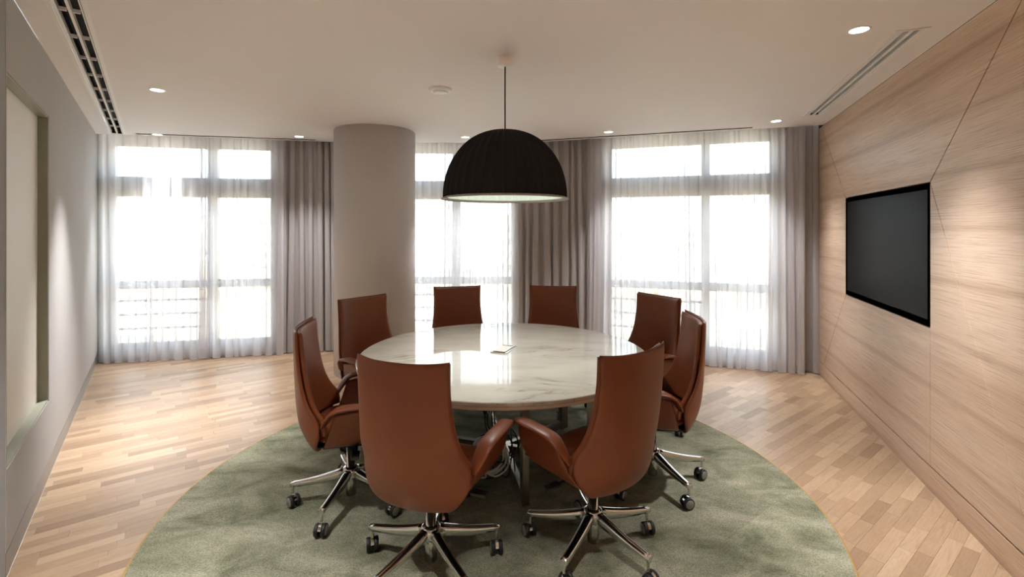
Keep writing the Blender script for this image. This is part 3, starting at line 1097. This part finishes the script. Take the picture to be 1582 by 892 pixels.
for q in range(3):
    cx, cy, cz = ux + 0.035 + 0.018 * q, uy - 0.27 - 0.04 * q, 0.215 + 0.01 * q
    pts = [(ux + 0.02 * q, uy, 0.685), (ux + 0.02 * q, uy - 0.05, 0.45), (cx + 0.06, cy + 0.05, 0.32)]
    for j in range(15 if q < 2 else 11):
        a = 1.2 + j * 0.92
        rr = 0.105 - 0.004 * (j % 4)
        pts.append((cx + rr * math.cos(a), cy + 0.010 * math.sin(1.7 * j + q), cz - 0.02 + rr * 1.15 * math.sin(a)))
    pts.append((cx - 0.05, cy + 0.06, 0.06)); pts.append((cx - 0.1, cy + 0.12, 0.026))
    cable('white network cable hung in loose coils under the table', pts, 0.0048, 'cable_white', 'white cables under the table')
pw = thing('power_adapter', 'black power adapter lying on rug amid cables under table', 'adapter', (ux - 0.14, uy - 0.36, RZ + 0.001), 0.5)
bm = bmesh.new(); box(bm, -0.05, 0.05, -0.09, 0.09, 0.0, 0.045, 0.006); obj('housing', bm, M['black_plastic'], pw)
bm = bmesh.new(); tube(bm, [(0, 0.09, 0.02), (0, 0.12, 0.02), (0.01, 0.15, 0.012)], 0.006, 8); obj('strain_relief', bm, M['rubber'], pw, True)

# ------------------------------------------------------------------ chairs
def make_chair():
    t = thing('office_chair', 'x', 'chair')
    # --- outer back shell, spine rows by height parameter v (-1 top, 1 bottom)
    Z = lerp_table([(-1, 1.045), (-0.6, 0.90), (-0.2, 0.75), (0.1, 0.64), (0.4, 0.53), (0.65, 0.45), (0.85, 0.395), (1.0, 0.375)])
    YC = lerp_table([(-1, -0.296), (-0.6, -0.294), (-0.2, -0.291), (0.1, -0.287), (0.4, -0.275), (0.65, -0.245), (0.85, -0.205), (1.0, -0.150)])
    W = lerp_table([(-1, 0.226), (-0.6, 0.222), (-0.2, 0.232), (0.1, 0.252), (0.3, 0.268), (0.5, 0.268), (0.7, 0.238), (0.88, 0.185), (1.0, 0.120)])
    D = lerp_table([(-1, 0.045), (-0.6, 0.050), (-0.2, 0.070), (0.1, 0.105), (0.3, 0.145), (0.5, 0.135), (0.7, 0.090), (0.88, 0.045), (1.0, 0.012)])
    def shell(u, v):
        au = abs(u)
        z = Z(v) + (0.010 * au ** 3 if v < -0.5 else 0) * max(0, (-v - 0.5) * 2)
        return (W(v) * u, YC(v) + D(v) * au ** 2.2, z)
    bm = bmesh.new()
    pillow(bm, shell, (0.010, 0.010), 26, 34, 36, 44)
    obj('back_shell', bm, M['leather'], t, True)
    # --- padded front of the back
    def pad(u, v):
        vv = -0.985 + (v + 1) / 2 * 1.50
        p = shell(u * 0.975, vv)
        return (p[0], p[1] + 0.021 + 0.022 * (v + 1) / 2, p[2] - 0.004)
    bm = bmesh.new()
    pillow(bm, pad, (0.014, 0.014), 26, 30, 24, 34, tf=lambda u, v: 1.0)
    obj('back_cushion', bm, M['leather'], t, True)
    # --- seat
    def seat(u, v):
        ww = 0.235 + 0.015 * v
        x = ww * u
        y = -0.215 + 0.095 * abs(u) ** 2.5 * (1 - v) / 2 + (v + 1) / 2 * 0.475 - 0.02 * (abs(u) ** 4) * (1 if v > 0 else 0)
        z = 0.455 + 0.006 * abs(u) ** 2 - 0.030 * max(0, v - 0.55) ** 1.5
        return (x, y, z)
    bm = bmesh.new()
    pillow(bm, seat, (0.050, 0.038), 24, 24, 8, 8)
    obj('seat', bm, M['leather'], t, True)
    def pan(u, v):
        return (0.185 * u, -0.165 + (v + 1) / 2 * 0.36, 0.404)
    bm = bmesh.new()
    pillow(bm, pan, (0.014, 0.018), 14, 14, 6, 6)
    obj('seat_pan', bm, M['black_plastic'], t, True)
    # --- wing arms
    for s in (1, -1):
        def wing(u, v, s=s):
            # u -1 front .. 1 back, v -1 bottom .. 1 top
            a = (v + 1) / 2; b = (u + 1) / 2
            yb = 0.215 + (-0.125 - 0.215) * b
            yt = 0.215 + (-0.055 - 0.215) * b
            y = yb + (yt - yb) * a
            zb = 0.440 - 0.040 * b
            zt = 0.628 - 0.012 * b + 0.012 * math.sin(PI * b)
            z = zb + (zt - zb) * a
            xb = 0.235 - 0.055 * b
            xt = 0.306 - 0.014 * b
            x = xb + (xt - xb) * (a ** 0.85) + 0.014 * math.sin(PI * a)
            # round the front lower corner
            if u < -0.4 and v < 0:
                y -= 0.05 * ((-u - 0.4) / 0.6) ** 2 * (-v) ** 2
            return (s * x, y, z)
        bm = bmesh.new()
        pillow(bm, wing, (0.014, 0.014), 18, 18, 14, 14)
        obj('arm_wing', bm, M['leather'], t, True)
        # rolled pad along the top, dropping to the back
        path = catmull([(s * 0.301, 0.236, 0.628), (s * 0.308, 0.204, 0.652), (s * 0.313, 0.13, 0.656), (s * 0.308, 0.02, 0.654), (s * 0.300, -0.045, 0.640), (s * 0.285, -0.085, 0.597), (s * 0.268, -0.118, 0.540)], 6)
        n = len(path)
        rad = [0.040 * min(1.0, 0.25 + 1.6 * math.sqrt(max(0, min(i, n - 1 - i) / (n - 1)))) for i in range(n)]
        rad = [min(r, 0.040) for r in rad]
        bm = bmesh.new()
        tube(bm, path, rad, 16, flat=0.33)
        obj('arm_pad', bm, M['leather'], t, True)
    # --- tilt mechanism and lever
    bm = bmesh.new()
    box(bm, -0.085, 0.085, -0.15, 0.12, 0.345, 0.388, 0.012)
    mech = obj('tilt_mechanism', bm, M['black_plastic'], t)
    for s in (1, -1):
        bm = bmesh.new()
        tube(bm, [(s * 0.086, 0.04, 0.368), (s * 0.16, 0.045, 0.366), (s * 0.19, 0.045, 0.364)], 0.007, 8)
        box(bm, min(s * 0.19, s * 0.27), max(s * 0.19, s * 0.27), 0.025, 0.068, 0.354, 0.374, 0.005)
        obj('lever', bm, M['black_plastic'], mech)
    # --- column
    bm = bmesh.new()
    lathe(bm, [(0.0, 0.346), (0.024, 0.346), (0.024, 0.200), (0.029, 0.199), (0.029, 0.036), (0.022, 0.034), (0.0, 0.034)], 24)
    g = obj('gas_column', bm, M['chrome'], t, True)
    # --- five-star base
    bm = bmesh.new()
    lathe(bm, [(0.0295, 0.205), (0.042, 0.200), (0.050, 0.185), (0.050, 0.150), (0.042, 0.140), (0.0295, 0.138)], 30)
    base = obj('star_base', bm, M['chrome'], t, True)
    arm_me = wheel_me = hood_me = None
    for k in range(5):
        an = 2 * PI * k / 5
        if arm_me is None:
            bm = bmesh.new()
            rows = []
            for i in range(11):
                q = i / 10
                x = 0.036 + 0.300 * q
                zt = 0.197 - 0.062 * q - 0.008 * math.sin(PI * q)
                hgt = 0.060 - 0.033 * q
                hw = 0.025 - 0.008 * q
                sec = []
                for j in range(14):
                    a = 2 * PI * j / 14
                    cx, sz = math.cos(a), math.sin(a)
                    px_ = hw * math.copysign(abs(cx) ** 0.55, cx) * (0.72 if sz < -0.3 else 1.0)
                    pz = zt - hgt / 2 + hgt / 2 * math.copysign(abs(sz) ** 0.6, sz)
                    sec.append(bm.verts.new((x, px_, pz)))
                rows.append(sec)
            for A_, B_ in zip(rows, rows[1:]):
                for j in range(14):
                    bm.faces.new((A_[j], A_[(j + 1) % 14], B_[(j + 1) % 14], B_[j]))
            bm.faces.new(rows[0]); bm.faces.new(rows[-1])
            arm_me = bm_mesh(bm, 'base_arm', True)
            for pz_ in arm_me.polygons:
                if len(pz_.vertices) > 4: pz_.use_smooth = False
            bm = bmesh.new()
            lathe(bm, [(0.0, 0.118), (0.008, 0.118), (0.008, 0.072), (0.0, 0.072)], 12)
            prof = []
            for i in range(13):
                a = PI * (0.08 + 0.84 * i / 12)
                prof.append((0.0285 * math.cos(a), 0.034 + 0.0325 * math.sin(a)))
            A_ = [bm.verts.new((p_[0] - 0.012, -0.0075, p_[1])) for p_ in prof]; B_ = [bm.verts.new((p_[0] - 0.012, 0.0075, p_[1])) for p_ in prof]
            for i in range(12): bm.faces.new((A_[i], A_[i + 1], B_[i + 1], B_[i]))
            bm.faces.new(A_); bm.faces.new(list(reversed(B_)))
            bm.faces.new((A_[0], B_[0], B_[-1], A_[-1]))
            hood_me = bm_mesh(bm, 'caster_hood', False)
            bm = bmesh.new()
            Mx = Matrix.Rotation(PI / 2, 4, 'X')
            lathe(bm, [(0.0, -0.010), (0.030, -0.010), (0.0325, -0.007), (0.0325, 0.007), (0.030, 0.010), (0.025, 0.010)], 28, 0, Mx)
            lathe(bm, [(0.025, 0.010), (0.0235, 0.0125), (0.0, 0.0135)], 28, 1, Mx)
            wheel_me = bm_mesh(bm, 'wheel', True)
        o = new_obj('base_arm', arm_me, M['chrome'], base); o.rotation_euler.z = an
        tip = Vector((0.323 * math.cos(an), 0.323 * math.sin(an), 0))
        sw = an + (0.5, 2.2, -0.9, 3.3, 1.4)[k]
        o = new_obj('caster_hood', hood_me, M['chrome'], base); o.location = tip; o.rotation_euler.z = sw
        for s in (1, -1):
            o = new_obj('wheel', wheel_me, [M['rubber'], M['hub_grey']], base)
            ly = Vector((-0.012, -s * 0.0185, 0))
            ca, sa = math.cos(sw), math.sin(sw)
            o.location = (tip.x + ca * ly.x - sa * ly.y, tip.y + sa * ly.x + ca * ly.y, 0.0330)
            o.rotation_euler.z = sw + (0 if s > 0 else PI)
    return t
chair0 = make_chair()
# position, facing, direction of one base arm (degrees), label
CH = [
    (-0.384, 2.24, (0.33, 0.94), 90, 'tan leather swivel chair, back to the entrance, whose right armrest nearly meets its neighbour'),
    (0.407, 2.37, (-0.60, 0.80), 93, 'tan leather swivel chair, back to the entrance, whose left armrest nearly meets its neighbour'),
    (-0.95, 2.79, (0.97, 0.22), 46, 'tan leather swivel chair at the table side facing the television'),
    (0.895, 3.01, (-0.99, 0.12), 4, 'tan leather swivel chair between table and television, seen side-on'),
    (-1.01, 3.67, (0.78, -0.62), 20, 'tan leather swivel chair in front of the round column'),
    (1.00, 3.78, (-0.85, -0.53), 50, 'tan leather swivel chair in front of the corner window by oak wall'),
    (-0.46, 4.27, (0.25, -0.97), 35, 'tan leather swivel chair before the sheer beside the column, across the table'),
    (0.37, 4.30, (-0.10, -0.99), 60, 'tan leather swivel chair before the grey drape behind pendant lamp'),
]
for i, (x, y, f, ba, lab) in enumerate(CH):
    c = chair0 if i == 0 else copy_tree(chair0)
    rz = math.atan2(f[1], f[0]) - PI / 2
    c.location = (x, y, RZ + 0.0005)
    c.rotation_euler = (0, 0, rz)
    for ch in c.children:
        if ch.name.startswith('star_base'): ch.rotation_euler.z = math.radians(ba) - rz
    tag(c, lab, 'chair', 'leather chairs around the table')

# ------------------------------------------------------------------ the town outside
GZ = -16.0
bm = bmesh.new(); box(bm, -500, 500, 9.0, 900, GZ - 1, GZ)
tag(obj('town_ground', bm, plain('dusty_ground', (190, 180, 165), 0.9, scale=0.2)), kind='structure')
M['stucco'] = [plain('stucco_%d' % i, c, 0.9, scale=2) for i, c in enumerate(((214, 200, 178), (226, 216, 196), (198, 190, 178), (220, 204, 172)))]
M['dark_pane'] = plain('far_window', (120, 124, 128), 0.3)
def building(px0, px1, ytop, dist, depth, label, mi, rows, cols, top_cover=True):
    x0, x1 = (px0 - 791) / F * dist, (px1 - 791) / F * dist
    zt = CAM_Z + (353.5 - ytop) / F * dist
    t = thing('town_building', label, 'building', ((x0 + x1) / 2, dist, GZ))
    w, h = x1 - x0, zt - GZ
    bm = bmesh.new(); box(bm, -w / 2, w / 2, 0, depth, 0, h); obj('walls', bm, M['stucco'][mi], t)
    bm = bmesh.new()
    for a in ((-w / 2, w / 2, 0, 0.3), (-w / 2, w / 2, depth - 0.3, depth), (-w / 2, -w / 2 + 0.3, 0.3, depth - 0.3), (w / 2 - 0.3, w / 2, 0.3, depth - 0.3)):
        box(bm, a[0], a[1], a[2], a[3], h + 0.002, h + 0.9)
    obj('parapet', bm, M['stucco'][(mi + 1) % 4], t)
    me = None
    cw, rh = w / cols, 3.2
    for r in range(rows):
        z = h - 1.1 - rh * (r + 0.5)
        if z < 1: break
        for c in range(cols):
            x = -w / 2 + cw * (c + 0.5)
            if me is None:
                bm = bmesh.new(); ww = min(0.9, cw * 0.3); box(bm, -ww, ww, -0.06, -0.01, -0.8, 0.8); me = bm_mesh(bm, 'window_pane')
            o = new_obj('window_pane', me, M['dark_pane'], t); o.location = (x, 0, z)
    return t
for a in ((945, 984, 325, 110, 14, 'tall pale apartment block far off behind right-hand sheers', 2, 7, 3),
          (1020, 1075, 352, 160, 20, 'low far block beside the minaret on the skyline', 0, 4, 4),
          (900, 1010, 432, 42, 14, 'near cream house below eye level outside, beyond guard bars', 3, 3, 5),
          (1060, 1130, 424, 36, 12, 'ochre house outside the corner window by the oak wall', 1, 3, 4),
          (1135, 1230, 415, 40, 12, 'cream house with paired windows below the minaret', 3, 3, 6),
          (640, 735, 322, 90, 16, 'wide pale office block behind middle window', 1, 6, 6),
          (745, 800, 338, 120, 16, 'smaller pale block next to the wide office block', 2, 5, 3),
          (180, 260, 336, 120, 16, 'pale hillside block behind the sheers near the grey wall', 1, 5, 5),
          (265, 330, 346, 100, 14, 'lower hillside block next to window mullion outside', 0, 4, 4),
          (335, 430, 330, 140, 16, 'long pale block outside beyond narrow sheer curtain', 2, 5, 6),
          (120, 240, 425, 40, 12, 'near sunlit house outside below the guard bars', 3, 3, 5)):
    building(*a)
mt = thing('minaret', 'slim cream round tower with a gallery on the skyline', 'tower', ((1140 - 791) / F * 75, 75, GZ))
bm = bmesh.new(); lathe(bm, [(2.15, 0), (2.15, 20.2), (2.6, 21.0)], 24); obj('lower_shaft', bm, M['stucco'][3], mt, True)
bm = bmesh.new(); lathe(bm, [(2.6, 21.001), (2.9, 21.6), (2.9, 22.7), (2.7, 22.7), (2.7, 21.7), (1.5, 21.65)], 24); obj('gallery', bm, M['stucco'][2], mt, True)
bm = bmesh.new(); lathe(bm, [(1.45, 21.7), (1.45, 33.0), (1.8, 33.4), (0.0, 38.0)], 24); obj('upper_shaft', bm, M['stucco'][3], mt, True)
